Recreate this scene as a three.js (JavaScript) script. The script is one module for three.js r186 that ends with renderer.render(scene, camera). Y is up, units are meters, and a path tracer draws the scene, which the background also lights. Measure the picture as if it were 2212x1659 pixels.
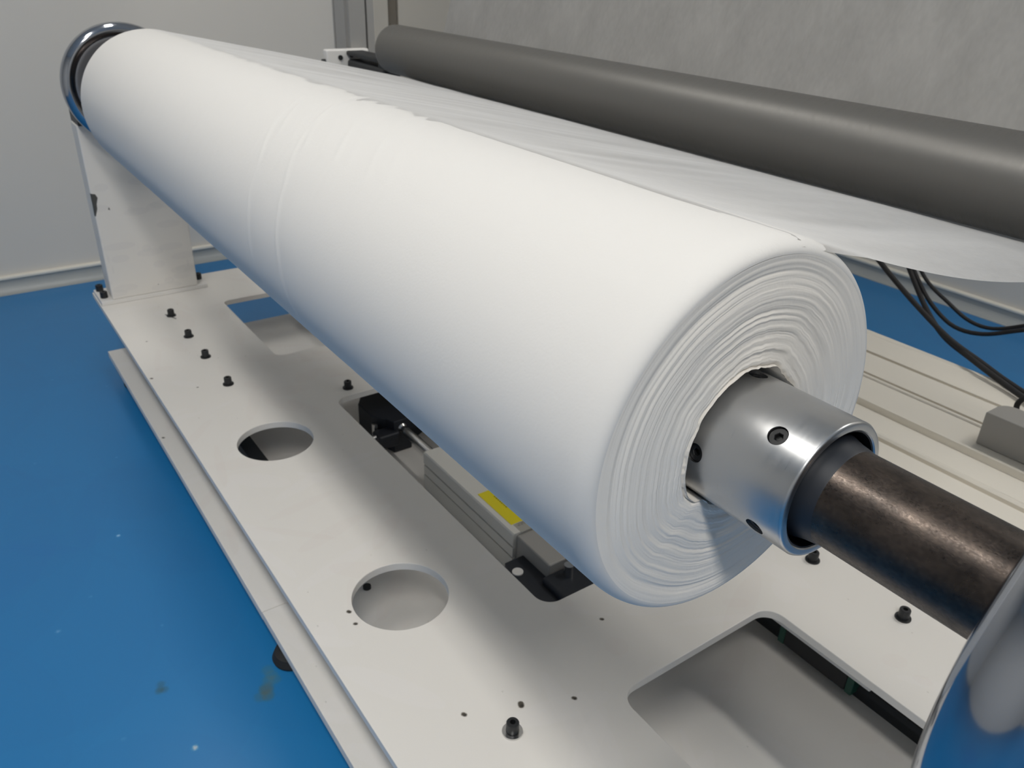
import * as THREE from 'three';
import { RoundedBoxGeometry } from 'three/addons/geometries/RoundedBoxGeometry.js';
import { RectAreaLightUniformsLib } from 'three/addons/lights/RectAreaLightUniformsLib.js';
import * as BGU from 'three/addons/utils/BufferGeometryUtils.js';
import { Brush, Evaluator, SUBTRACTION } from 'three-bvh-csg';

// ---------------------------------------------------------------- camera, light, exposure
const scene = new THREE.Scene();
scene.background = new THREE.Color(0x0a0b0c);
const camera = new THREE.PerspectiveCamera(50.443, 2212 / 1659, 0.02, 40);
camera.position.set(0, 1.27, 0);
camera.quaternion.setFromRotationMatrix(new THREE.Matrix4().makeBasis(
  new THREE.Vector3(0.57274829, 0.03021591, -0.81917422),
  new THREE.Vector3(-0.39665843, 0.88475083, -0.24469995),
  new THREE.Vector3(0.71737123, 0.46508384, 0.51872491)));
camera.focus = 0.72; camera.userData.fStop = 14;
scene.add(camera);
const renderer = new THREE.WebGLRenderer({ antialias: true });
renderer.toneMapping = THREE.LinearToneMapping;
renderer.toneMappingExposure = 0.955;
renderer.shadowMap.enabled = true;
RectAreaLightUniformsLib.init();
// ceiling lamps: [x, z, length, power]
const LAMPS = [[-1.1, 0.36, 1.2, 20], [0.95, 0.5, 1.2, 42], [-0.2, -2.6, 1.2, 20], [-2.4, -0.55, 1.2, 8]];
const LAMP_COLOR = new THREE.Color(1.0, 0.965, 0.905);
const CEILING = 3.0;

// ---------------------------------------------------------------- helpers
const V3 = (x, y, z) => new THREE.Vector3(x, y, z);
let seed = 12345;
const rnd = () => { seed = (seed * 1664525 + 1013904223) >>> 0; return seed / 4294967296; };
const hash = (x, y, z) => { let h = (x * 374761393 + y * 668265263 + z * 2147483647) | 0; h = Math.imul(h ^ (h >>> 13), 1274126177); h ^= h >>> 16; return (h >>> 0) / 4294967296; };
function noise(x, y, s = 0) {
  const xi = Math.floor(x), yi = Math.floor(y), fx = x - xi, fy = y - yi;
  const u = fx * fx * (3 - 2 * fx), v = fy * fy * (3 - 2 * fy);
  const a = hash(xi, yi, s), b = hash(xi + 1, yi, s), c = hash(xi, yi + 1, s), d = hash(xi + 1, yi + 1, s);
  return (a + (b - a) * u + (c - a) * v + (a - b - c + d) * u * v) * 2 - 1;
}
const fbm = (x, y, n = 4, s = 0) => { let t = 0, a = 0.5; for (let i = 0; i < n; i++) { t += a * noise(x, y, s + i); x *= 2.03; y *= 2.03; a *= 0.5; } return t; };
const smooth = (a, b, x) => { const t = Math.min(1, Math.max(0, (x - a) / (b - a))); return t * t * (3 - 2 * t); };
const gauss = (x, w) => Math.exp(-x * x / (2 * w * w));

const taken = {};
function numbered(n) { if (!(n in taken)) { taken[n] = 0; return n; } taken[n]++; return n + '_' + String(taken[n]).padStart(3, '0'); }
function thing(name, label, category, pos = [0, 0, 0], group) {
  const o = new THREE.Group(); o.name = numbered(name); o.position.set(...pos); o.userData = { label, category };
  if (group) o.userData.group = group;
  scene.add(o); return o;
}
function mesh(name, geo, mat, parent, label) {
  const g = Array.isArray(geo) ? merge(geo) : geo;
  const m = new THREE.Mesh(g, mat); m.name = parent === scene ? numbered(name) : name; m.castShadow = m.receiveShadow = true;
  if (label) m.userData.label = label;
  parent.add(m); return m;
}
function struct(name, geo, mat) { const m = mesh(name, geo, mat, scene); m.userData.kind = 'structure'; return m; }
function merge(list) {
  return BGU.mergeGeometries(list.map(g => {
    const q = g.index ? g.toNonIndexed() : g.clone();
    for (const k of Object.keys(q.attributes)) if (!['position', 'normal', 'uv'].includes(k)) q.deleteAttribute(k);
    if (!q.attributes.uv) q.setAttribute('uv', new THREE.BufferAttribute(new Float32Array(q.attributes.position.count * 2), 2));
    return q;
  }));
}
const at = (g, x, y, z) => g.translate(x, y, z);
function box(x0, x1, y0, y1, z0, z1, r = 0.002) {
  const g = r > 0 ? new RoundedBoxGeometry(Math.abs(x1 - x0), Math.abs(y1 - y0), Math.abs(z1 - z0), 2, r) : new THREE.BoxGeometry(Math.abs(x1 - x0), Math.abs(y1 - y0), Math.abs(z1 - z0));
  return worldUV(g.translate((x0 + x1) / 2, (y0 + y1) / 2, (z0 + z1) / 2));
}
function worldUV(g, s = 1) {        // uv in metres from the face's main direction
  const p = g.attributes.position, n = g.attributes.normal, uv = new Float32Array(p.count * 2);
  for (let i = 0; i < p.count; i++) {
    const ax = Math.abs(n.getX(i)), ay = Math.abs(n.getY(i)), az = Math.abs(n.getZ(i));
    if (ay >= ax && ay >= az) { uv[2 * i] = p.getX(i) * s; uv[2 * i + 1] = p.getZ(i) * s; }
    else if (ax >= az) { uv[2 * i] = p.getZ(i) * s; uv[2 * i + 1] = p.getY(i) * s; }
    else { uv[2 * i] = p.getX(i) * s; uv[2 * i + 1] = p.getY(i) * s; }
  }
  g.setAttribute('uv', new THREE.BufferAttribute(uv, 2)); return g;
}
// cylinder along x
function cylX(r, x0, x1, y, z, seg = 64, r2) {
  const g = new THREE.CylinderGeometry(r2 ?? r, r, x1 - x0, seg).rotateZ(-Math.PI / 2);
  return g.translate((x0 + x1) / 2, y, z);
}
const cylY = (r, x, y0, y1, z, seg = 32, rt) => new THREE.CylinderGeometry(rt ?? r, r, y1 - y0, seg).translate(x, (y0 + y1) / 2, z);
const cylZ = (r, x, y, z0, z1, seg = 32) => new THREE.CylinderGeometry(r, r, Math.abs(z1 - z0), seg).rotateX(Math.PI / 2).translate(x, y, (z0 + z1) / 2);
// smooth normals except across edges sharper than the angle (metres small enough for screws)
function creased(geo, angle = 0.6) {
  const g = geo.index ? geo.toNonIndexed() : geo, p = g.attributes.position, cos = Math.cos(angle), faces = [], at = new Map();
  const a = V3(), b = V3(), c = V3(), key = i => Math.round(p.getX(i) * 2e5) + ',' + Math.round(p.getY(i) * 2e5) + ',' + Math.round(p.getZ(i) * 2e5);
  for (let i = 0; i < p.count; i += 3) {
    a.fromBufferAttribute(p, i); b.fromBufferAttribute(p, i + 1); c.fromBufferAttribute(p, i + 2);
    const n = b.sub(a).cross(c.sub(a)).clone(), area = n.length(); faces.push(area > 1e-14 ? n.divideScalar(area) : n.set(0, 0, 0));
    n.area = area; for (let k = 0; k < 3; k++) { const h = key(i + k); if (!at.has(h)) at.set(h, []); at.get(h).push(i / 3); }
  }
  const out = new Float32Array(p.count * 3), m = V3();
  for (let i = 0; i < p.count; i++) {
    const own = faces[Math.floor(i / 3)]; m.set(0, 0, 0);
    for (const f of at.get(key(i))) if (faces[f].dot(own) >= cos) m.addScaledVector(faces[f], faces[f].area);
    if (m.lengthSq() === 0) m.copy(own); m.normalize(); out.set([m.x, m.y, m.z], i * 3);
  }
  g.setAttribute('normal', new THREE.BufferAttribute(out, 3)); return g;
}
// lathe profile [[radius, axial] ...] turned about x
const latheX = (pts, seg = 96) => creased(new THREE.LatheGeometry(pts.map(p => new THREE.Vector2(p[0], p[1])), seg), 0.6).rotateZ(-Math.PI / 2);
const latheY = (pts, seg = 32) => creased(new THREE.LatheGeometry(pts.map(p => new THREE.Vector2(p[0], p[1])), seg), 0.6);
// outline [[z, y] ...] extruded along x
function extrudeX(zy, x0, x1, bevel = 0) {
  const s = new THREE.Shape(zy.map(p => new THREE.Vector2(-p[0], p[1])));
  const g = new THREE.ExtrudeGeometry(s, { depth: x1 - x0 - 2 * bevel, bevelEnabled: bevel > 0, bevelSize: bevel, bevelThickness: bevel, bevelOffset: -bevel, bevelSegments: 2, curveSegments: 24 });
  return worldUV(g.rotateY(Math.PI / 2).translate(x0 + bevel, 0, 0));
}
// outline [[x, z] ...] extruded up y
function extrudeY(xz, y0, y1, holes = [], bevel = 0.001) {
  const s = Array.isArray(xz) ? new THREE.Shape(xz.map(p => new THREE.Vector2(p[0], -p[1]))) : xz;
  s.holes.push(...holes);
  const g = new THREE.ExtrudeGeometry(s, { depth: y1 - y0 - 2 * bevel, bevelEnabled: bevel > 0, bevelSize: bevel, bevelThickness: bevel, bevelOffset: -bevel, bevelSegments: 2, curveSegments: 40 });
  return worldUV(g.rotateX(-Math.PI / 2).translate(0, y0 + bevel, 0));
}
function roundRect(P, x0, x1, z0, z1, r) {          // in shape space (x, -z)
  const a = x0, b = x1, c = -z1, d = -z0;
  P.moveTo(a + r, c); P.lineTo(b - r, c); P.absarc(b - r, c + r, r, -Math.PI / 2, 0); P.lineTo(b, d - r); P.absarc(b - r, d - r, r, 0, Math.PI / 2);
  P.lineTo(a + r, d); P.absarc(a + r, d - r, r, Math.PI / 2, Math.PI); P.lineTo(a, c + r); P.absarc(a + r, c + r, r, Math.PI, Math.PI * 1.5);
  return P;
}
function grid(nu, nv, fn, wrap = false) {           // fn(i, j) -> [x, y, z, u, v]
  const pos = [], uv = [], idx = [];
  for (let j = 0; j <= nv; j++) for (let i = 0; i <= nu; i++) { const p = fn(i, j); pos.push(p[0], p[1], p[2]); uv.push(p[3], p[4]); }
  const w = nu + 1;
  for (let j = 0; j < nv; j++) for (let i = 0; i < nu; i++) { const a = j * w + i; idx.push(a, a + 1, a + w, a + 1, a + w + 1, a + w); }
  const g = new THREE.BufferGeometry();
  g.setAttribute('position', new THREE.Float32BufferAttribute(pos, 3)); g.setAttribute('uv', new THREE.Float32BufferAttribute(uv, 2)); g.setIndex(idx);
  g.computeVertexNormals();
  if (wrap) {                                       // first and last column are the same seam
    const n = g.attributes.normal;
    for (let j = 0; j <= nv; j++) { const a = j * w, b = a + nu, v = V3(n.getX(a) + n.getX(b), n.getY(a) + n.getY(b), n.getZ(a) + n.getZ(b)).normalize(); n.setXYZ(a, v.x, v.y, v.z); n.setXYZ(b, v.x, v.y, v.z); }
  }
  return g;
}
function dataTex(n, fn, repeat, srgb = false) {
  const d = new Uint8Array(n * n * 4);
  for (let j = 0; j < n; j++) for (let i = 0; i < n; i++) { const c = fn(i / n, j / n, i, j), k = (j * n + i) * 4; d[k] = c[0]; d[k + 1] = c[1]; d[k + 2] = c[2]; d[k + 3] = 255; }
  const t = new THREE.DataTexture(d, n, n); t.wrapS = t.wrapT = THREE.RepeatWrapping; t.magFilter = THREE.LinearFilter; t.minFilter = THREE.LinearMipmapLinearFilter; t.generateMipmaps = true;
  if (repeat) t.repeat.set(repeat, repeat); if (srgb) t.colorSpace = THREE.SRGBColorSpace; t.needsUpdate = true; return t;
}
const tile = (u, v, f, s) => {                      // periodic noise, f cells across
  const x = u * f, y = v * f, xi = Math.floor(x), yi = Math.floor(y), fx = x - xi, fy = y - yi, m = k => ((k % f) + f) % f;
  const a = hash(m(xi), m(yi), s), b = hash(m(xi + 1), m(yi), s), c = hash(m(xi), m(yi + 1), s), d = hash(m(xi + 1), m(yi + 1), s);
  const p = fx * fx * (3 - 2 * fx), q = fy * fy * (3 - 2 * fy); return a + (b - a) * p + (c - a) * q + (a - b - c + d) * p * q;
};
const grey = v => { v = Math.max(0, Math.min(255, v * 255)); return [v, v, v]; };
function canvasTex(w, h, draw) {
  const c = document.createElement('canvas'); c.width = w; c.height = h; const g = c.getContext('2d'); draw(g, w, h);
  const t = new THREE.CanvasTexture(c); t.colorSpace = THREE.SRGBColorSpace; t.wrapS = t.wrapT = THREE.RepeatWrapping; t.anisotropy = 8; return t;
}
const std = o => new THREE.MeshStandardMaterial(o);
const phy = o => new THREE.MeshPhysicalMaterial(o);
const lin = (r, g, b) => new THREE.Color().setRGB(r, g, b);

// ---------------------------------------------------------------- materials
const fibreBump = dataTex(512, (u, v) => grey(0.35 * tile(u, v, 128, 1) + 0.4 * tile(u, v, 256, 2) + 0.25 * tile(u, v * 1, 40, 3)), 3);
const webMottle = dataTex(512, (u, v) => { const m = 0.45 * tile(u, v, 9, 11) + 0.3 * tile(u, v, 21, 12) + 0.25 * tile(u, v, 55, 13), s = tile(u, v, 128, 14); const k = 0.86 + 0.11 * m + 0.03 * s; return grey(k); }, 1, true);
webMottle.repeat.set(2.3, 1.1);
const paintBump = dataTex(256, (u, v) => grey(0.5 * tile(u, v, 64, 21) + 0.5 * tile(u, v, 128, 22)), 6);
const M = {
  roll: phy({ color: lin(0.70, 0.69, 0.672), roughness: 0.95, bumpMap: fibreBump, bumpScale: 0.0001, sheen: 0.15, sheenRoughness: 0.6, sheenColor: lin(1, 1, 1) }),
  rollEnd: std({ color: lin(0.85, 0.815, 0.76), roughness: 1, bumpMap: fibreBump, bumpScale: 0.00012 }),
  web: phy({ color: lin(0.57, 0.556, 0.532), map: webMottle, roughness: 1, transmission: 0.75, thickness: 0, side: THREE.DoubleSide, bumpMap: fibreBump, bumpScale: 0.0001 }),
  white: std({ color: lin(0.78, 0.765, 0.74), roughness: 0.5, bumpMap: paintBump, bumpScale: 0.00004 }),
  steel: std({ color: lin(0.66, 0.66, 0.66), metalness: 1, roughness: 0.2 }),
  chrome: std({ color: lin(0.44, 0.46, 0.5), metalness: 1, roughness: 0.1 }),
  chromeDull: std({ color: lin(0.33, 0.33, 0.345), metalness: 1, roughness: 0.34 }),
  black: std({ color: lin(0.022, 0.024, 0.027), roughness: 0.45, metalness: 0.3 }),
  screwBlack: std({ color: lin(0.007, 0.0075, 0.009), roughness: 0.5 }),
  blackPlastic: std({ color: lin(0.012, 0.015, 0.022), roughness: 0.5 }),
  rubber: std({ color: lin(0.015, 0.015, 0.017), roughness: 0.7 }),
  alu: std({ color: lin(0.34, 0.335, 0.325), metalness: 0.15, roughness: 0.5 }),
  aluCream: std({ color: lin(0.82, 0.78, 0.70), metalness: 0.05, roughness: 0.5 }),
  aluBody: std({ color: lin(0.72, 0.71, 0.67), metalness: 0.1, roughness: 0.5 }),
  greyBlock: std({ color: lin(0.36, 0.35, 0.33), roughness: 0.6, metalness: 0.1 }),
  green: std({ color: lin(0.012, 0.075, 0.055), roughness: 0.5 }),
  wall: std({ color: lin(0.72, 0.69, 0.64), roughness: 0.75, bumpMap: paintBump, bumpScale: 0.00008 }),
  trim: std({ color: lin(0.6, 0.56, 0.49), roughness: 0.5 }),
  brown: std({ color: lin(0.19, 0.165, 0.13), roughness: 0.6 }),
  coveGrey: std({ color: lin(0.40, 0.42, 0.42), roughness: 0.3 }),
  cove: std({ color: lin(0.82, 0.79, 0.71), roughness: 0.35 }),
  ceiling: std({ color: lin(0.88, 0.88, 0.86), roughness: 0.9 }),
};
// dark oxide steel with a fine pitted grain
const pit = dataTex(512, (u, v) => { const n = 0.5 * tile(u, v, 128, 31) + 0.5 * tile(u, v, 256, 32), c = tile(u, v, 16, 33); return grey(0.25 + 0.35 * n + 0.2 * c); }, 1);
pit.repeat.set(5, 2);
const shaftTone = dataTex(256, (u, v) => { const n = tile(u, v, 12, 35) * 0.6 + tile(u, v, 60, 36) * 0.4; return [58 + 34 * n, 53 + 29 * n, 50 + 25 * n]; }, 1, true);
shaftTone.repeat.set(6, 2);
M.shaft = std({ map: shaftTone, metalness: 0.85, roughness: 0.7, roughnessMap: pit, bumpMap: pit, bumpScale: 0.00008 });
// roller: dark anodised tube with a fine turned grain
const turned = dataTex(256, (u, v, i) => grey(0.38 + 0.18 * hash(i, 7, 3) + 0.1 * tile(u, v, 64, 41)), 1);
turned.repeat.set(30, 1);
M.roller = std({ color: lin(0.17, 0.165, 0.155), metalness: 0.5, roughness: 0.85, roughnessMap: turned });
// collar: turned bright steel
const brushed = dataTex(256, (u, v, i, j) => grey(0.68 + 0.1 * hash(i, 3, 5) + 0.12 * tile(u, v, 32, 43)), 1);
brushed.repeat.set(2, 1);
M.collar = std({ color: lin(0.55, 0.555, 0.56), metalness: 1, roughness: 0.39, roughnessMap: brushed });

// ---------------------------------------------------------------- the setting
const XB = -3.69, ZR = -3.45, XF = 3.0, ZL = 3.0;
const floorMap = canvasTex(2048, 2048, (g, w) => {   // 8 m square, 3.9 mm a texel
  g.fillStyle = '#2078b4'; g.fillRect(0, 0, w, w);
  for (let i = 0; i < 900; i++) { const r = 20 + rnd() * 110, k = rnd(); g.fillStyle = k < 0.5 ? 'rgba(20,90,165,0.035)' : 'rgba(34,112,180,0.035)'; g.beginPath(); g.arc(rnd() * w, rnd() * w, r, 0, 7); g.fill(); }
  const P = (x, z) => [((x + 4.2) / 8) * w, ((z + 4.2) / 8) * w];
  const dot = (x, z, r, c) => { const [a, b] = P(x, z); g.fillStyle = c; g.beginPath(); g.arc(a, b, r, 0, 7); g.fill(); };
  for (let i = 0; i < 6; i++) dot(-1.162 + (rnd() - 0.5) * 0.03, -0.277 + (rnd() - 0.5) * 0.02, 2 + rnd() * 2, 'rgba(105,98,80,0.22)');
  for (let i = 0; i < 4; i++) dot(-1.289 + (rnd() - 0.5) * 0.03, -0.121 + (rnd() - 0.5) * 0.02, 2, 'rgba(50,80,90,0.35)');
  for (let i = 0; i < 4; i++) dot(-1.19 + (rnd() - 0.5) * 0.05, -0.30 + (rnd() - 0.5) * 0.02, 3, 'rgba(110,120,110,0.25)');
  dot(-1.814, -0.153, 1, 'rgba(190,215,240,0.9)'); dot(-1.112, -0.133, 1.2, 'rgba(200,200,200,0.9)'); dot(-1.55, 0.02, 1, 'rgba(150,180,220,0.6)');
  for (let i = 0; i < 160; i++) dot(-4 + rnd() * 6, -3.4 + rnd() * 4, 0.7, 'rgba(150,185,225,0.35)');
});
floorMap.wrapS = floorMap.wrapT = THREE.ClampToEdgeWrapping;
const floorGeo = new THREE.BoxGeometry(XF - XB + 0.3, 0.1, ZL - ZR + 0.3, 1, 1, 1).translate((XF + XB) / 2, -0.05, (ZL + ZR) / 2);
{ const p = floorGeo.attributes.position, uv = floorGeo.attributes.uv; for (let i = 0; i < p.count; i++) uv.setXY(i, (p.getX(i) + 4.2) / 8, 1 - (p.getZ(i) + 4.2) / 8); }
struct('floor', floorGeo, std({ map: floorMap, roughness: 0.34 }));
struct('wall_back', box(XB - 0.1, XB, 0, CEILING, ZR - 0.1, ZL + 0.1, 0), M.wall);
struct('wall_right', box(XB, XF, 0, CEILING, ZR - 0.1, ZR, 0), M.wall);
struct('wall_left', box(XB, XF, 0, CEILING, ZL, ZL + 0.1, 0), M.wall);
struct('wall_front', box(XF, XF + 0.1, 0, CEILING, ZR - 0.1, ZL + 0.1, 0), M.wall);
struct('ceiling', box(XB - 0.1, XF + 0.1, CEILING, CEILING + 0.1, ZR - 0.1, ZL + 0.1, 0), M.ceiling);
// coved skirting: ledge at the top, hollow curve down to the floor
const coveOutline = (d, h) => { const o = [[0, 0], [0, h - 0.016], [0.008, h - 0.016]]; for (let i = 0; i <= 8; i++) { const a = i / 8 * Math.PI / 2; o.push([0.008 + (d - 0.008) * (1 - Math.cos(a)) * 0.75, (h - 0.02) * (1 - Math.sin(a)) + 0.0025]); } o.push([d * 0.8, 0]); return o; };
const beadOutline = h => [[0, h - 0.016], [0, h], [0.012, h], [0.018, h - 0.004], [0.018, h - 0.011], [0.012, h - 0.016]];
const skirt = (name, place) => { const m = struct(name, place(coveOutline(0.05, 0.07)), M.coveGrey); mesh('bead', place(beadOutline(0.07)), M.cove, m, 'pale bead along the top of the skirting'); };
skirt('baseboard_right', o => extrudeX(o.map(p => [ZR + p[0], p[1]]), XB, XF));
skirt('baseboard_back', o => worldUV(extrudeX(o, 0, ZL - ZR - 0.051).rotateY(Math.PI / 2).translate(XB, 0, ZL)));
struct('trim_1', box(XB, XB + 0.03, 0.07, CEILING, -1.88, -1.806, 0.004), M.trim);
struct('trim_2', box(XB, XB + 0.016, 0.07, CEILING, -1.929, -1.882, 0.002), M.brown);
// a door leaf stands in its frame beside the trim
{
  const d = new THREE.Group(); d.name = 'door_1'; d.userData.kind = 'structure'; scene.add(d);
  mesh('door_leaf', box(XB, XB + 0.02, 0.07, 2.1, -2.8, -1.937, 0.003), M.trim, d);
}
// ---------------------------------------------------------------- ceiling lamps
LAMPS.forEach(([x, z, len, p], i) => {
  const t = thing('ceiling_lamp', ['long white ceiling lamp above the fabric roll, mirrored in the steel collar', 'long white ceiling lamp above the near chrome handwheel', 'long white ceiling lamp above the slotted table and grey block', 'long white ceiling lamp above the far post and chrome handwheel'][i], 'lamp', [x, CEILING, z]);
  mesh('housing', box(-len / 2 - 0.03, len / 2 + 0.03, -0.05, -0.001, -0.15, 0.15, 0.006), std({ color: lin(0.75, 0.75, 0.74), roughness: 0.5 }), t);
  mesh('diffuser', box(-len / 2, len / 2, -0.062, -0.05, -0.13, 0.13, 0.004), std({ color: lin(0.9, 0.9, 0.88), emissive: LAMP_COLOR, emissiveIntensity: 6, roughness: 0.6 }), t);
  const L = new THREE.RectAreaLight(LAMP_COLOR, p, len, 0.26); L.position.set(0, -0.066, 0); L.rotation.x = -Math.PI / 2; t.add(L);
});

// ---------------------------------------------------------------- fabric roll
const CY = 0.9245, CZ = -0.49, R = 0.168, X0 = -2.2, X1 = -0.352;
const fabric = thing('fabric_roll', 'large white nonwoven fabric roll on the steel shaft, its sheet drawn under the roller', 'fabric roll', [0, 0, 0]);
const ringX = [[[53, -1.105], [35, -1.068], [8, -1.054], [-40, -1.05]], [[53, -1.007], [32, -0.968], [2, -0.946], [-40, -0.94]], [[95, -1.03], [73, -0.993], [51, -0.939], [20, -0.92]]];
const lerpT = (tab, a) => { if (a >= tab[0][0]) return tab[0][1] + (a - tab[0][0]) * -0.0016; for (let k = 0; k < tab.length - 1; k++) if (a >= tab[k + 1][0]) { const f = (a - tab[k + 1][0]) / (tab[k][0] - tab[k + 1][0]); return tab[k + 1][1] + (tab[k][1] - tab[k + 1][1]) * f; } return tab[tab.length - 1][1]; };
function rollRadius(x, deg) {
  let r = R + 0.0005 * fbm(x * 3, deg / 40, 3, 50) + 0.00022 * noise(x * 55, deg / 120, 60) * smooth(-0.6, -1.1, x);
  const fade = smooth(-45, -5, deg) * (1 - smooth(70, 110, deg));
  r += 0.0006 * gauss(x - lerpT(ringX[0], deg), 0.0035) * fade - 0.0005 * gauss(x - lerpT(ringX[0], deg) - 0.011, 0.006) * fade;
  r += 0.0006 * gauss(x - lerpT(ringX[1], deg), 0.0035) * fade - 0.0005 * gauss(x - lerpT(ringX[1], deg) - 0.011, 0.006) * fade;
  const f2 = smooth(20, 50, deg) * (1 - smooth(85, 115, deg));
  for (let k = 0; k < 9; k++) r += (0.0004 + 0.0003 * (k % 2)) * gauss(x - lerpT(ringX[2], deg) - (k - 4) * 0.042 + 0.008 * noise(k * 3.1, deg / 30, 70), 0.0045) * f2;
  return r;
}
const round = (x) => { const e = Math.min(X1 - x, 0.022), f = Math.min(x - X0, 0.012); let d = 0; if (e < 0.022) d += 0.011 * (1 - Math.sqrt(Math.max(0, 1 - (1 - e / 0.022) ** 2))); if (f < 0.012) d += 0.006 * (1 - Math.sqrt(Math.max(0, 1 - (1 - f / 0.012) ** 2))); return d; };
{
  const NX = 760, NA = 240;
  const xs = []; for (let i = 0; i <= NX; i++) { const t = i / NX; xs.push(i < 12 ? X0 + 0.012 * i / 12 : i > NX - 24 ? X1 - 0.022 * Math.pow((NX - i) / 24, 1.6) : X0 + 0.012 + (X1 - 0.022 - X0 - 0.012) * (i - 12) / (NX - 36)); }
  const g = grid(NA, NX, (i, j) => { const a = i / NA * Math.PI * 2 - Math.PI, deg = a * 180 / Math.PI, x = xs[j], dd = deg;
    const r = rollRadius(x, dd) * 1 - round(x); return [x, CY + r * Math.sin(a), CZ + r * Math.cos(a), x, a * R]; }, true);
  mesh('wound_body', g, M.roll, fabric);
}
// end faces: wound layers, uneven and polygonal towards the hole
const holeTab = [[-180, 0.0655], [-110, 0.063], [-65, 0.060], [-49, 0.0585], [-40, 0.0655], [-31, 0.067], [-14, 0.066], [-1, 0.0648], [12, 0.0652], [25, 0.0648], [34, 0.0662], [45, 0.0655], [56, 0.0665], [69, 0.0655], [80, 0.067], [92, 0.066], [102, 0.0645], [111, 0.066], [118, 0.0648], [123, 0.062], [132, 0.0615], [150, 0.064], [180, 0.0655]];
const holeR = d => { for (let k = 0; k < holeTab.length - 1; k++) if (d <= holeTab[k + 1][0]) { const f = (d - holeTab[k][0]) / (holeTab[k + 1][0] - holeTab[k][0]); return holeTab[k][1] + (holeTab[k + 1][1] - holeTab[k][1]) * (f * f * (3 - 2 * f)); } return 0.0655; };
function endFace(x, out, detail) {
  const NA = detail ? 420 : 120, NR = detail ? 230 : 30, RO = R - (out > 0 ? 0.011 : 0.006);
  return grid(NA, NR, (i, j) => {
    const s = i / NA * Math.PI * 2 - Math.PI, a = out > 0 ? s : -s, deg = a * 180 / Math.PI, t = j / NR;
    const ri = holeR(Math.max(-180, Math.min(180, deg))) + 0.0006 * noise(deg / 3, 5, 81);
    const inner = 1 - smooth(0, 0.45, t);
    let r = ri + (RO - ri) * t;
    const lay = t * 17 + 0.5 * noise(Math.cos(a) * 2, Math.sin(a) * 2, 82) + 0.3 * noise(Math.cos(a) * 5, Math.sin(a) * 5, 83) * (0.3 + inner);
    let dx = 0.0012 * noise(lay * 0.8, 3.3 + 0.5 * noise(Math.cos(a) * 2, Math.sin(a) * 2, 84), 85) + 0.0005 * noise(lay * 2.3, 7 + Math.cos(a), 86) + 0.0002 * noise(lay * 5.1, 3 * Math.cos(a) + 2 * Math.sin(a), 87);
    dx -= 0.0042 * Math.pow(Math.max(0, noise(lay * 0.55, 1.7 + Math.cos(a) * 0.8, 88)), 2);
    dx -= 0.004 * gauss(t - 0.0, 0.02) ; dx *= (1 - 0.55 * smooth(0.75, 0.92, t)) * (1 - smooth(0.97, 1, t));
    dx *= smooth(0, 0.01, t);
    const X = x + out * (dx + 0.0015 * inner * noise(Math.cos(a) * 4, Math.sin(a) * 4, 89) * (1 - smooth(0.9, 1, t)));
    return [X, CY + r * Math.sin(a), CZ + r * Math.cos(a), r * Math.cos(a), r * Math.sin(a)];
  }, true);
}
const boreWall = (x0, x1) => grid(120, 6, (i, j) => { const a = i / 120 * Math.PI * 2 - Math.PI, d = a * 180 / Math.PI, f = j / 6, r = holeR(d) * (1 - f) + 0.0585 * f; return [x0 + (x1 - x0) * f, CY + r * Math.sin(a), CZ + r * Math.cos(a), f * 0.1, a * 0.06]; }, true);
mesh('end_face', [endFace(X1, 1, true), boreWall(X1, X1 - 0.12)], M.rollEnd, fabric, 'near end of the roll with uneven wound layers round the bore');
mesh('end_face', [endFace(X0, -1, false)], M.rollEnd, fabric);
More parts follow.
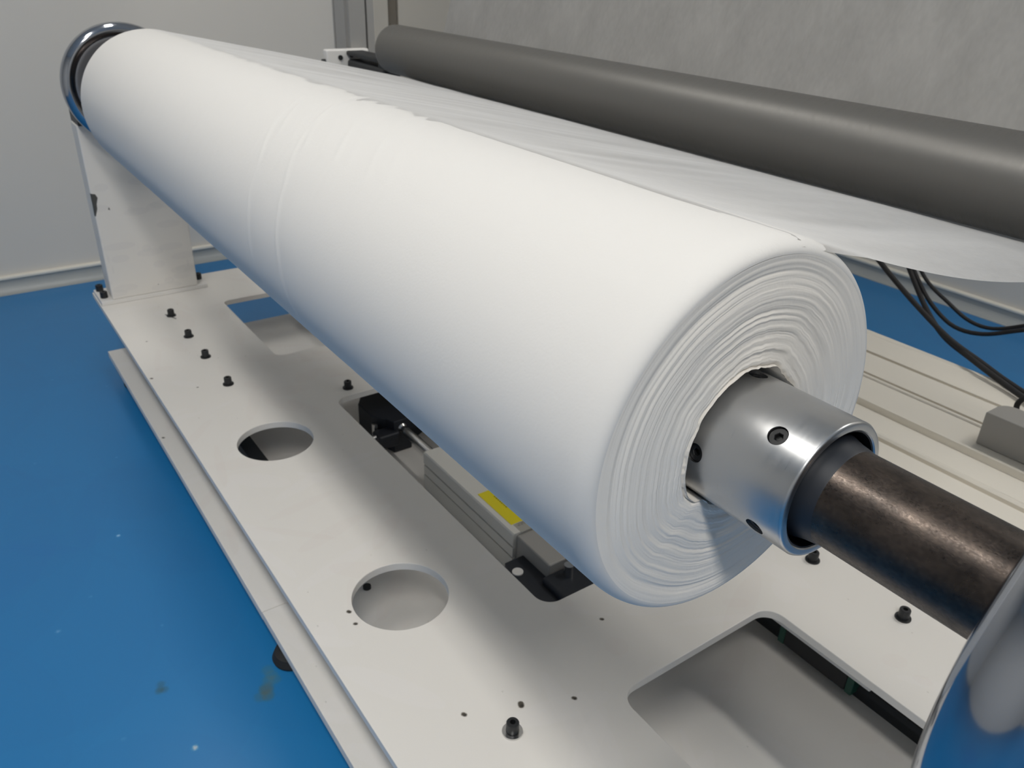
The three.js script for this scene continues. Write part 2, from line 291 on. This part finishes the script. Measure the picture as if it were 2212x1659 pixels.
// the sheet drawn off: tangent to the roll top, under the roller, up and back behind it
const RY = 1.0173, RZ = -1.195, RR = 0.067;
{
  const nz = -0.2045, ny = 0.979, path = [];
  for (let k = 0; k <= 8; k++) { const a = 1.25 + (Math.atan2(ny, nz) - 1.25) * k / 8; path.push([CZ + (R - 0.0015 + 0.0018 * k / 8) * Math.cos(a), CY + (R - 0.0015 + 0.0018 * k / 8) * Math.sin(a), 0]); }
  const A = path[path.length - 1], B = [RZ - (RR + 0.0008) * nz, RY - (RR + 0.0008) * ny];
  for (let k = 1; k <= 60; k++) path.push([A[0] + (B[0] - A[0]) * k / 60, A[1] + (B[1] - A[1]) * k / 60, k / 60]);
  const b0 = Math.atan2(-ny, -nz), b1 = Math.atan2(-0.28, -0.96);
  let e0 = b0, e1 = b1; while (e1 > e0) e1 -= 2 * Math.PI;
  for (let k = 1; k <= 16; k++) { const a = e0 + (e1 - e0) * k / 16; path.push([RZ + (RR + 0.0008) * Math.cos(a), RY + (RR + 0.0008) * Math.sin(a), 1]); }
  const E = path[path.length - 1];
  for (let k = 1; k <= 60; k++) path.push([E[0] - 0.28 * 1.6 * k / 60, E[1] + 0.96 * 1.6 * k / 60, 1 + k / 60]);
  const len = [0]; for (let k = 1; k < path.length; k++) len.push(len[k - 1] + Math.hypot(path[k][0] - path[k - 1][0], path[k][1] - path[k - 1][1]));
  const NX = 300, xa = -2.16, xb = X1 - 0.002;
  const g = grid(NX, path.length - 1, (i, j) => {
    const q = i / NX, x = xa + (xb - xa) * q, [z, y, s] = path[j]; let dy = 0, dz = 0; if (j < 16) { const w = Math.max(0, 1 - Math.max(0, j - 8) / 8), rr = round(Math.min(x, X1)) * w; dy -= rr * 0.98; dz += rr * 0.2; }
    if (s > 0 && s < 1) {
      const span = Math.sin(Math.PI * s), near = xb - x;
      dy -= 0.015 * Math.exp(-near / 0.05) * Math.pow(span, 0.8) + 0.010 * Math.exp(-near / 0.3) * span;
      dy += span * (0.004 * noise(x * 4, s * 1.4, 91) + 0.003 * noise(x * 11 + s, s * 1.1, 92) + 0.0012 * noise(x * 30 + s * 2, s * 2, 93));
    }
    if (s > 1) { dz = smooth(1, 1.25, s) * (0.006 * noise(x * 3, s * 2, 94) + 0.002 * noise(x * 12, s * 2, 95)); }
    return [x, y + dy, z + dz, x, len[j]];
  });
  mesh('drawn_sheet', g, M.web, fabric, 'thin mottled sheet of fabric drawn off the roll and up behind the roller');
}

// ---------------------------------------------------------------- shaft, collar, handwheels
const shaft = thing('winding_shaft', 'dark steel winding shaft through the fabric roll, with bright collar and chrome handwheels', 'shaft', [0, 0, 0]);
{
  const g = latheX([[0, -2.74], [0.037, -2.74], [0.039, -2.738], [0.039, -0.04], [0.037, -0.038], [0, -0.038]], 96).translate(0, CY, CZ);
  const p = g.attributes.position, uv = g.attributes.uv; for (let i = 0; i < p.count; i++) uv.setXY(i, p.getX(i), Math.atan2(p.getY(i) - CY, p.getZ(i) - CZ) / (2 * Math.PI));
  mesh('shaft_tube', g, M.shaft, shaft);
  // collar with drilled screw holes
  const CR = 0.057, cx1 = -0.267, prof = [[0.0505, -0.6], [0.0565, -0.6], [CR, -0.599], [CR, cx1 - 0.0025], [CR - 0.0012, cx1 - 0.0006], [CR - 0.0025, cx1], [0.0505, cx1], [0.0495, cx1 - 0.001], [0.0495, cx1 - 0.03], [0.0505, -0.6]];
  const ev = new Evaluator(); ev.attributes = ['position', 'normal', 'uv'];
  let b = new Brush(latheX(prof, 160)); b.updateMatrixWorld();
  const spots = [[-0.298, 51], [-0.293, -31], [-0.298, 141], [-0.298, 231], [-0.3535, 6.5], [-0.3565, 99.5], [-0.355, 188], [-0.355, 278]];
  for (const [x, deg] of spots) {
    const c = new Brush(new THREE.CylinderGeometry(0.0078, 0.0078, 0.03, 40).translate(0, CR, 0).rotateX(Math.PI / 2 - deg * Math.PI / 180).translate(x, 0, 0)); c.updateMatrixWorld();
    b = ev.evaluate(b, c, SUBTRACTION);
  }
  const cg = b.geometry; const q = cg.attributes.position, w = cg.attributes.uv;
  for (let i = 0; i < q.count; i++) w.setXY(i, q.getX(i) * 10, Math.atan2(q.getY(i), q.getZ(i)) / (2 * Math.PI));
  const collar = mesh('collar', cg.translate(0, CY, CZ), M.collar, shaft, 'bright turned steel collar with hex set screws');
  for (const [x, deg] of spots) {
    const s = new THREE.Shape(); s.absarc(0, 0, 0.0074, 0, 2 * Math.PI); const h = new THREE.Path(); for (let k = 0; k < 6; k++) { const a = k * Math.PI / 3; k ? h.lineTo(0.0034 * Math.cos(a), 0.0034 * Math.sin(a)) : h.moveTo(0.0034, 0); } h.closePath(); s.holes.push(h);
    const scr = new THREE.ExtrudeGeometry(s, { depth: 0.0035, bevelEnabled: true, bevelSize: 0.0004, bevelThickness: 0.0005, bevelOffset: -0.0004, bevelSegments: 1, curveSegments: 28 });
    const bot = new THREE.CylinderGeometry(0.0072, 0.0072, 0.002, 24).rotateX(Math.PI / 2).translate(0, 0, -0.001);
    mesh('set_screw', merge([scr, bot]).rotateX(-Math.PI / 2).translate(0, CR - 0.0065, 0).rotateX(Math.PI / 2 - deg * Math.PI / 180).translate(x, CY, CZ), M.screwBlack, collar);
  }
  mesh('inner_ring', latheX([[0.0385, -0.3], [0.0494, -0.3], [0.0494, -0.2685], [0.0485, -0.2685], [0.048, -0.2965], [0.0485, -0.294], [0.0468, -0.284], [0.0436, -0.2745], [0.0412, -0.266], [0.0397, -0.257], [0.0385, -0.2545]], 96).translate(0, CY, CZ), M.blackPlastic, shaft);
  // handwheel: rounded chrome rim, darker dished disc, hub
  const rim = []; for (let k = 0; k <= 144; k++) { const a = k / 144 * 2 * Math.PI; rim.push([0.141 + 0.019 * Math.cos(a), 0.024 * Math.sin(a)]); }
  const rimG = latheX(rim, 320), discG = latheX([[0.0385, -0.006], [0.126, -0.006], [0.126, 0.014], [0.118, 0.0155], [0.066, 0.0135], [0.056, 0.02], [0.0385, 0.02]], 128);
  for (const x of [-2.52, -0.085]) {
    const wgrp = new THREE.Group(); wgrp.name = 'handwheel'; wgrp.position.set(x, CY, CZ); shaft.add(wgrp);
    mesh('rim', rimG, M.chrome, wgrp); mesh('disc', discG, M.chromeDull, wgrp);
  }
}

// ---------------------------------------------------------------- guide roller and its column
const roller = thing('guide_roller', 'long dark grey guide roller lying across the drawn-off sheet', 'roller', [0, 0, 0]);
{
  const g = latheX([[0, -2.3], [0.055, -2.3], [0.062, -2.297], [RR - 0.001, -2.29], [RR, -2.283], [RR, 0.68], [0.06, 0.69], [0, 0.69]], 128).translate(0, RY, RZ);
  const p = g.attributes.position, uv = g.attributes.uv; for (let i = 0; i < p.count; i++) uv.setXY(i, p.getX(i), Math.atan2(p.getY(i) - RY, p.getZ(i) - RZ) / (2 * Math.PI));
  mesh('roller_tube', g, M.roller, roller);
  mesh('journal', cylX(0.02, -2.325, -2.29, RY, RZ, 32), M.black, roller);
  mesh('bearing_block', box(-2.569, -2.31, 0.932, 0.964, -1.225, -1.165, 0.012), M.black, roller);
  mesh('bearing_clamp', [box(-2.569, -2.33, 0.974, 0.988, -1.225, -1.165, 0.005), box(-2.36, -2.312, 0.955, 1.03, -1.222, -1.168, 0.01)], M.black, roller);
}
const column = thing('frame_column', 'grey slotted aluminium column behind the far end of the dark roller', 'column', [0, 0, 0]);
{
  const xa = -2.71, xb = -2.6, za = -1.19, zb = -1.283, d = 0.02;
  const o = [[xb, zb], [xb, -1.2595], [xb - d, -1.2595], [xb - d, -1.2525], [xb, -1.2525], [xb, za - 0.008], [xb - d, za - 0.008], [xb - d, za], [-2.694, za], [-2.694, za - d], [-2.701, za - d], [-2.701, za], [xa, za], [xa, zb]];
  mesh('profile', extrudeY(o, 0.012, 2.6, [], 0.0006), M.alu, column);
  mesh('foot_plate', box(-2.735, -2.575, 0, 0.012, -1.32, -1.15, 0.003), M.white, column);
  const br = mesh('bracket', box(-2.6, -2.57, 0.87, 0.992, -1.246, -1.1, 0.006), M.white, column, 'white bracket plate holding the roller journal');
  for (const [y, z] of [[0.968, -1.145], [0.974, -1.183]]) mesh('bolt', cylX(0.0075, -2.571, -2.566, y, z, 20), M.black, br);
  mesh('bolt', cylZ(0.009, -2.585, 0.955, -1.1, -1.09, 20), M.black, br);
}

// ---------------------------------------------------------------- unwind stand: two plates, post, bolts
const PT = 0.27, LT = 0.09;
const plateMap = canvasTex(2048, 768, (g, w, h) => {          // 2.9 x 1.0875 m
  g.fillStyle = '#e6e3de'; g.fillRect(0, 0, w, h);
  const P = (x, z) => [(x + 2.8) / 2.9 * w, (z + 1.4) / 1.0875 * h];
  for (let i = 0; i < 260; i++) { g.fillStyle = i % 2 ? 'rgba(255,253,248,0.05)' : 'rgba(150,145,138,0.025)'; g.beginPath(); g.ellipse(rnd() * w, rnd() * h, 10 + rnd() * 60, 4 + rnd() * 14, rnd() * 3, 0, 7); g.fill(); }
  for (let i = 0; i < 90; i++) { g.fillStyle = 'rgba(110,105,98,0.35)'; g.fillRect(rnd() * w, rnd() * h, 1 + rnd() * 2, 1); }
  for (const [x, z, r] of [[-0.715, -0.45, 2.6], [-0.683, -0.531, 3.6], [-0.648, -0.606, 2.4], [-0.753, -0.751, 2.2], [-1.004, -0.399, 2.6], [-0.972, -0.396, 2.2], [-2.06, -0.335, 2.4], [-1.95, -0.42, 1.6], [-2.3, -0.38, 1.4]]) {
    const [a, b] = P(x, z); g.fillStyle = 'rgba(72,66,58,0.95)'; g.beginPath(); g.ellipse(a, b, r * 1.25, r * 0.9, r, 0, 7); g.fill(); g.fillStyle = 'rgba(35,32,30,0.8)'; g.beginPath(); g.arc(a + r * 0.5, b, r * 0.5, 0, 7); g.fill();
  }
  const [a, b] = P(-2.453, -0.488); g.strokeStyle = 'rgba(60,58,55,0.8)'; g.lineWidth = 3; g.beginPath(); g.moveTo(a - 14, b + 9); g.lineTo(a + 22, b - 4); g.stroke();
});
M.plate = std({ map: plateMap, roughness: 0.46, bumpMap: paintBump, bumpScale: 0.00004 });
const plateUV = g => { const p = g.attributes.position, uv = g.attributes.uv; for (let i = 0; i < p.count; i++) uv.setXY(i, (p.getX(i) + 2.8) / 2.9, 1 - (p.getZ(i) + 1.4) / 1.0875); return g; };
const stand = thing('unwind_stand', 'white steel unwind stand with cut-out sliding plate and post under the roll', 'machine stand', [0, 0, 0]);
{
  const holes = [
    roundRect(new THREE.Path(), -2.49, -2.02, -1.022, -0.655, 0.022),
    roundRect(new THREE.Path(), -1.71, -0.83, -0.99, -0.688, 0.032),
    roundRect(new THREE.Path(), -0.617, -0.16, -1.02, -0.668, 0.034)];
  for (const [x, z] of [[-1.6, -0.494], [-0.993, -0.492]]) { const c = new THREE.Path(); c.absarc(x, -z, 0.0845, 0, 2 * Math.PI); holes.push(c); }
  mesh('sliding_plate', plateUV(extrudeY([[-2.77, -0.326], [-0.04, -0.326], [-0.04, -1.356], [-2.77, -1.356]], PT - 0.016, PT, holes, 0.0012)), M.plate, stand, 'white top plate with round and rectangular cut-outs');
  // socket screws with washers
  const head = latheY([[0.0042, 0.006], [0.0042, 0.018], [0.0085, 0.018], [0.0095, 0.0165], [0.0095, 0]], 28), floorOf = new THREE.CylinderGeometry(0.0043, 0.0043, 0.001, 6).translate(0, 0.0065, 0);
  const headG = merge([head, floorOf]), washG = latheY([[0.006, 0], [0.0135, 0], [0.0138, 0.001], [0.0135, 0.0028], [0.009, 0.0028]], 32);
  const screw = (x, y, z, dark, s = 1, sy = 1) => { const b = mesh('socket_screw', headG, M.black, stand); b.position.set(x, y + 0.0025 * s, z); b.scale.set(s, s * sy, s); const w = mesh('washer', washG, dark ? M.black : M.steel, b); w.position.y = -0.0025; if (!dark) w.scale.set(1.13, 1.15, 1.13); };
  screw(-0.65, PT, -0.492, false, 1, 1.05);
  for (const [x, z] of [[-2.453, -0.488], [-2.273, -0.489], [-2.115, -0.49], [-1.926, -0.491], [-1.747, -0.742], [-0.652, -1.19], [-0.467, -1.194], [-2.453, -1.19], [-2.273, -1.19], [-2.115, -1.19], [-1.926, -1.19]]) screw(x, PT, z, true, 1.0);
  // post with its flange
  const postMap = canvasTex(512, 1024, (g, w, h) => { g.fillStyle = '#e6e3de'; g.fillRect(0, 0, w, h); for (let i = 0; i < 60; i++) { g.fillStyle = 'rgba(150,148,145,0.05)'; g.beginPath(); g.ellipse(rnd() * w, rnd() * h, 60 * rnd(), 20, 0, 0, 7); g.fill(); }
    const P = (z, y) => [(z + 0.65) / 0.4 * w, (1 - (y - 0.27) / 0.6) * h];
    const poly = pts => { g.fillStyle = '#4a4a46'; g.beginPath(); pts.forEach((p, k) => { const [a, b] = P(...p); k ? g.lineTo(a, b) : g.moveTo(a, b); }); g.fill(); };
    poly([[-0.354, 0.618], [-0.362, 0.617], [-0.3745, 0.614], [-0.379, 0.603], [-0.373, 0.585], [-0.372, 0.571], [-0.364, 0.549], [-0.352, 0.551], [-0.357, 0.587]]);
    poly([[-0.4005, 0.565], [-0.404, 0.572], [-0.406, 0.563]]); poly([[-0.5, 0.31], [-0.503, 0.311], [-0.502, 0.308]]); });
  const pg = box(-2.72, -2.633, PT + 0.014, 0.81, -0.622, -0.362, 0.004);
  { const p = pg.attributes.position, n = pg.attributes.normal, uv = pg.attributes.uv; for (let i = 0; i < p.count; i++) { const fold = n.getZ(i) > 0.5 ? -2.633 - p.getX(i) : 0; uv.setXY(i, (p.getZ(i) + fold + 0.65) / 0.4, (p.getY(i) - 0.27) / 0.6); } }
  mesh('post', pg, std({ map: postMap, roughness: 0.5 }), stand);
  const fl = mesh('post_flange', box(-2.755, -2.633, PT, PT + 0.014, -0.652, -0.329, 0.002), M.white, stand);
  for (const [x, z] of [[-2.737, -0.345], [-2.67, -0.345], [-2.69, -0.64]]) { const b = mesh('socket_screw', headG, M.black, fl); b.position.set(x, PT + 0.0138, z); b.scale.set(1.15, 1.1, 1.15); }
  // bearing seat on top of the post
  const s = new THREE.Shape(); s.moveTo(0.366, 0.81); s.lineTo(0.615, 0.81); s.lineTo(0.615, 0.87); s.lineTo(0.545, CY); s.lineTo(-CZ + 0.0395, CY); s.absarc(-CZ, CY, 0.0395, 0, Math.PI, true); s.lineTo(0.435, CY); s.lineTo(0.366, 0.865); s.closePath();
  mesh('bearing_seat', worldUV(new THREE.ExtrudeGeometry(s, { depth: 0.11, bevelEnabled: false, curveSegments: 24 }).rotateY(Math.PI / 2).translate(-2.73, 0, 0)), M.black, stand);
}
// lower frame plate on feet
const lower = thing('base_frame', 'white lower base plate of the unwind stand, jointed along the left edge', 'base frame', [0, 0, 0]);
{
  mesh('base_plate', plateUV(extrudeY([[-2.7, -0.325], [-1.279, -0.325], [-1.279, -1.356], [-2.7, -1.356]], LT - 0.022, LT, [], 0.0015)), M.plate, lower);
  mesh('base_plate', plateUV(extrudeY([[-1.2775, -0.3255], [-0.04, -0.3255], [-0.04, -1.356], [-1.2775, -1.356]], LT - 0.022, LT, [], 0.0015)), M.plate, lower);
  for (const [x, z] of [[-1.22, -0.36], [-2.6, -0.38], [-0.12, -0.38], [-1.24, -1.3], [-2.6, -1.3], [-0.12, -1.3]]) {
    const f = mesh('levelling_foot', latheY([[0, 0], [0.04, 0], [0.042, 0.006], [0.036, 0.02], [0.02, 0.026], [0.014, 0.03], [0.014, LT - 0.022], [0, LT - 0.022]], 36), M.rubber, lower); f.position.set(x, 0, z);
  }
  for (const [x, z] of [[-1.228, -0.532], [-0.95, -0.52]]) mesh('bolt', cylY(0.0085, x, LT, LT + 0.006, z, 20), M.black, lower);
  for (const [x, z] of [[-0.47, -0.72], [-0.43, -0.76], [-0.36, -0.70]]) mesh('paint_chip', new THREE.CylinderGeometry(0.003, 0.0025, 0.0006, 7).translate(x, LT + 0.0003, z), M.black, lower);
}
// linear guides between the plates
for (const [z, x0, x1, cars, label] of [[-0.487, -2.6, -1.42, [-2.36, -2.02], 'dark linear guide rail glimpsed through the far round hole'], [-1.165, -2.6, -0.08, [-2.36, -2.02, -0.566], 'dark linear guide rail along the right edge of the front cut-out']]) {
  const t = thing('linear_guide', label, 'guide rail', [0, LT, z]);
  mesh('rail', extrudeX([[-0.018, 0], [0.018, 0], [0.018, 0.02], [0.012, 0.028], [0.018, 0.036], [0.018, 0.06], [-0.018, 0.06], [-0.018, 0.036], [-0.012, 0.028], [-0.018, 0.02]], x0, x1), M.black, t);
  for (const x of cars) {
    const c = mesh('carriage', box(x - 0.068, x + 0.068, 0.014, PT - 0.016 - LT, -0.038, 0.038, 0.003), M.black, t);
    for (const s of [-1, 1]) mesh('end_seal', box(x + s * 0.068, x + s * 0.082, 0.012, 0.1, -0.037, 0.037, 0.002), M.green, c);
  }
}
{
  const t = thing('spacer_bar', 'grey spacer bars bolted under the right rim of the front cut-out', 'bar', [0, 0, 0]);
  mesh('bar', box(-0.62, -0.415, 0.238, PT - 0.016, -1.055, -1.03, 0.002), M.white, t);
  mesh('bar', box(-0.31, -0.1, 0.225, PT - 0.016, -1.06, -1.035, 0.002), M.white, t);
}

// ---------------------------------------------------------------- actuator in the long cut-out
const act = thing('electric_actuator', 'grey slotted actuator with yellow warning label inside the long cut-out', 'actuator', [0, 0, 0]);
{
  const o = [[-0.82, LT + 0.0006], [-0.82, 0.13], [-0.825, 0.13], [-0.825, 0.134], [-0.82, 0.134], [-0.82, 0.158], [-0.825, 0.158], [-0.825, 0.163], [-0.82, 0.163], [-0.82, 0.192], [-0.823, 0.195], [-0.905, 0.195], [-0.908, 0.192], [-0.908, LT + 0.0006]];
  mesh('body', extrudeX(o.map(p => [p[0] + 0.008, p[1]]), -1.48, -1.1), M.aluBody, act);
  mesh('end_cap', box(-1.1, -0.985, LT + 0.0006, 0.19, -0.897, -0.82, 0.004), M.greyBlock, act);
  mesh('rod', latheX([[0, -1.7], [0.012, -1.7], [0.013, -1.697], [0.013, -1.66], [0.009, -1.655], [0.009, -1.64], [0.013, -1.635], [0.013, -1.48]], 32).translate(0, 0.16, -0.85), M.steel, act);
  const clev = [[-1.83, -0.81], [-1.80, -0.79], [-1.72, -0.79], [-1.69, -0.815], [-1.66, -0.825], [-1.66, -0.875], [-1.69, -0.89], [-1.72, -0.95], [-1.83, -0.95]];
  mesh('clevis_bracket', [extrudeY(clev, LT + 0.0006, 0.185, [], 0.003), box(-1.69, -1.645, 0.12, 0.16, -0.835, -0.775, 0.006)], M.blackPlastic, act);
  mesh('bracket_screw', [cylY(0.009, -1.70, 0.13, 0.172, -0.79, 20), cylZ(0.007, -1.668, 0.15, -0.78, -0.765, 16)], M.steel, act);
  // front bracket with pin
  mesh('front_bracket', extrudeY([[-1.075, -0.775], [-1.04, -0.757], [-0.93, -0.757], [-0.9, -0.775], [-0.9, -0.828], [-1.075, -0.828]], LT + 0.0006, 0.155, [], 0.003), M.blackPlastic, act);
  mesh('pin', cylY(0.0115, -1.035, 0.1556, 0.1585, -0.779, 28), M.white, act);
  mesh('motor_housing', [box(-0.985, -0.85, LT + 0.0006, 0.17, -0.97, -0.80, 0.008), box(-1.06, -0.985, LT + 0.0006, 0.21, -0.98, -0.912, 0.01)], M.blackPlastic, act);
  for (const g of [cylY(0.011, -1.03, 0.21, 0.222, -0.93, 20), cylY(0.016, -1.0, 0.21, 0.235, -0.945, 20), cylY(0.010, -0.96, 0.17, 0.197, -0.85, 18)]) mesh('hose_fitting', g, M.steel, act);
  const lab = canvasTex(512, 256, (g, w, h) => {
    g.fillStyle = '#e8d81c'; g.fillRect(0, 0, w, h); g.fillStyle = '#4c4a14';
    for (let k = 0; k < 3; k++) { let x = 60; while (x < 330 - k * 40) { const q = 8 + rnd() * 26; g.fillRect(x, 26 + k * 24, q, 9); x += q + 7; } }
    for (let k = 0; k < 2; k++) { let x = 100; while (x < 300) { const q = 8 + rnd() * 22; g.fillRect(x, 118 + k * 22, q, 9); x += q + 7; } }
    g.lineWidth = 9; g.strokeStyle = '#3c3a14'; g.beginPath(); g.moveTo(430, 24); g.lineTo(480, 104); g.lineTo(380, 104); g.closePath(); g.stroke(); g.fillRect(425, 52, 9, 28); g.fillRect(425, 86, 9, 9);
  });
  const lg = new THREE.BoxGeometry(0.132, 0.0008, 0.062).translate(-1.195, 0.1954, -0.858);
  { const p = lg.attributes.position, uv = lg.attributes.uv; for (let i = 0; i < p.count; i++) uv.setXY(i, (p.getX(i) + 1.261) / 0.132, (-0.827 - p.getZ(i)) / 0.062); }
  mesh('warning_label', lg, std({ map: lab, roughness: 0.5 }), act, 'yellow warning label with small dark print');
  const tx = canvasTex(256, 128, (g, w, h) => { g.fillStyle = '#a8a69e'; g.fillRect(0, 0, w, h); g.fillStyle = '#55544e'; g.fillRect(6, 10, 8, 100); for (let k = 0; k < 4; k++) { let y = 14; while (y < 105) { const q = 6 + rnd() * 16; g.fillRect(30 + k * 16, y, 6, q); y += q + 5; } } });
  const tg = new THREE.BoxGeometry(0.03, 0.0006, 0.05).translate(-1.112, 0.1953, -0.856);
  { const p = tg.attributes.position, uv = tg.attributes.uv; for (let i = 0; i < p.count; i++) uv.setXY(i, (p.getX(i) + 1.127) / 0.03, (-0.831 - p.getZ(i)) / 0.05); }
  mesh('rating_label', tg, std({ map: tx, roughness: 0.5 }), act);
}

// ---------------------------------------------------------------- slotted table, block and cables on the right
const table = thing('slotted_table', 'long cream slotted aluminium table bed beside the roll', 'machine bed', [0, 0, 0]);
{
  const T = 0.37, slot = (z, w, d) => [[z + w / 2, T - 0.001], [z + w / 2, T - d], [z - w / 2, T - d], [z - w / 2, T - 0.001]];
  const o = [[-1.46, 0.2], [-1.46, T - 0.004], [-1.464, T], ...slot(-1.535, 0.015, 0.02), [-1.548, T + 0.003], [-1.556, T + 0.0015], [-1.56, T], [-1.626, T], [-1.634, T - 0.006], [-1.64, T - 0.014], [-1.662, T - 0.014], [-1.664, T + 0.001], [-1.672, T], ...slot(-1.797, 0.015, 0.022), [-1.79 - 0.05, T], ...slot(-1.917, 0.014, 0.02), [-2.02, T], [-2.024, T + 0.002], [-2.032, T], [-2.046, T], [-2.05, T - 0.004], [-2.05, 0.2]];
  // bright lip along the slot nearest the middle
  mesh('bed', extrudeX(o, -2.5, 0.6), M.aluCream, table);
  mesh('lip', extrudeX([[-1.776, T], [-1.778, T + 0.003], [-1.786, T + 0.003], [-1.79, T]], -2.5, 0.6), M.aluCream, table);
  for (const x of [-2.4, -0.9, 0.5]) for (const z of [-1.52, -1.99]) mesh('leg', box(x - 0.04, x + 0.04, 0, 0.2, z - 0.04, z + 0.04, 0.003), M.aluCream, table);
}
{
  const t = thing('end_block', 'grey metal block with a rounded corner lying on the slotted table', 'block', [0, 0.3702, 0]);
  const s = new THREE.Shape(); const a = -0.638, b = 0.1, c = 1.70, d = 1.775, r = 0.03;
  s.moveTo(a, c); s.lineTo(b, c); s.lineTo(b, d); s.lineTo(a + r, d); s.absarc(a + r, d - r, r, Math.PI / 2, Math.PI); s.closePath();
  mesh('block_body', extrudeY(s, 0, 0.077, [], 0.002), M.greyBlock, t);
}
const cable = (pts, r, label, g) => { const c = new THREE.CatmullRomCurve3(pts.map(p => V3(...p))); const m = mesh('cable', new THREE.TubeGeometry(c, 90, r, 10), M.rubber, scene); m.userData = { label, category: 'cable' }; return m; };
cable([[-1.62, 0.80, -2.2], [-1.35, 0.64, -2.14], [-1.14, 0.522, -2.1], [-1.03, 0.462, -2.09], [-0.92, 0.415, -2.075], [-0.82, 0.392, -2.06], [-0.74, 0.3835, -2.03], [-0.6, 0.3815, -1.98], [-0.3, 0.3815, -1.95]], 0.0072, 'black cable slanting down alone onto the far edge of the slotted table');
cable([[-1.5, 0.86, -2.3], [-1.25, 0.62, -2.24], [-1.119, 0.49, -2.2], [-1.053, 0.431, -2.18], [-0.96, 0.40, -2.12], [-0.84, 0.398, -2.045], [-0.72, 0.3845, -2.0], [-0.5, 0.3815, -1.9], [-0.3, 0.3815, -1.87]], 0.0072, 'thick black cable from the hanging bundle, ending on the slotted table');
cable([[-1.5, 0.87, -2.31], [-1.25, 0.63, -2.25], [-1.115, 0.495, -2.21], [-1.05, 0.44, -2.2], [-0.977, 0.403, -2.2], [-0.905, 0.408, -2.2], [-0.81, 0.455, -2.2], [-0.6, 0.57, -2.2], [-0.4, 0.75, -2.2]], 0.0058, 'thin black cable sagging lowest in a loop to the right');
cable([[-1.49, 0.875, -2.32], [-1.24, 0.64, -2.26], [-1.10, 0.50, -2.22], [-1.02, 0.455, -2.22], [-0.95, 0.425, -2.22], [-0.89, 0.425, -2.22], [-0.80, 0.47, -2.22], [-0.6, 0.59, -2.22], [-0.4, 0.77, -2.22]], 0.0052, 'thin black cable sagging in the upper loop to the right');
cable([[-0.50, 0.50, -1.83], [-0.60, 0.47, -1.83], [-0.632, 0.43, -1.83], [-0.61, 0.388, -1.83], [-0.54, 0.3785, -1.83], [-0.4, 0.3785, -1.83]], 0.006, 'short black cable curling up at the right edge above the table');

renderer.render(scene, camera);
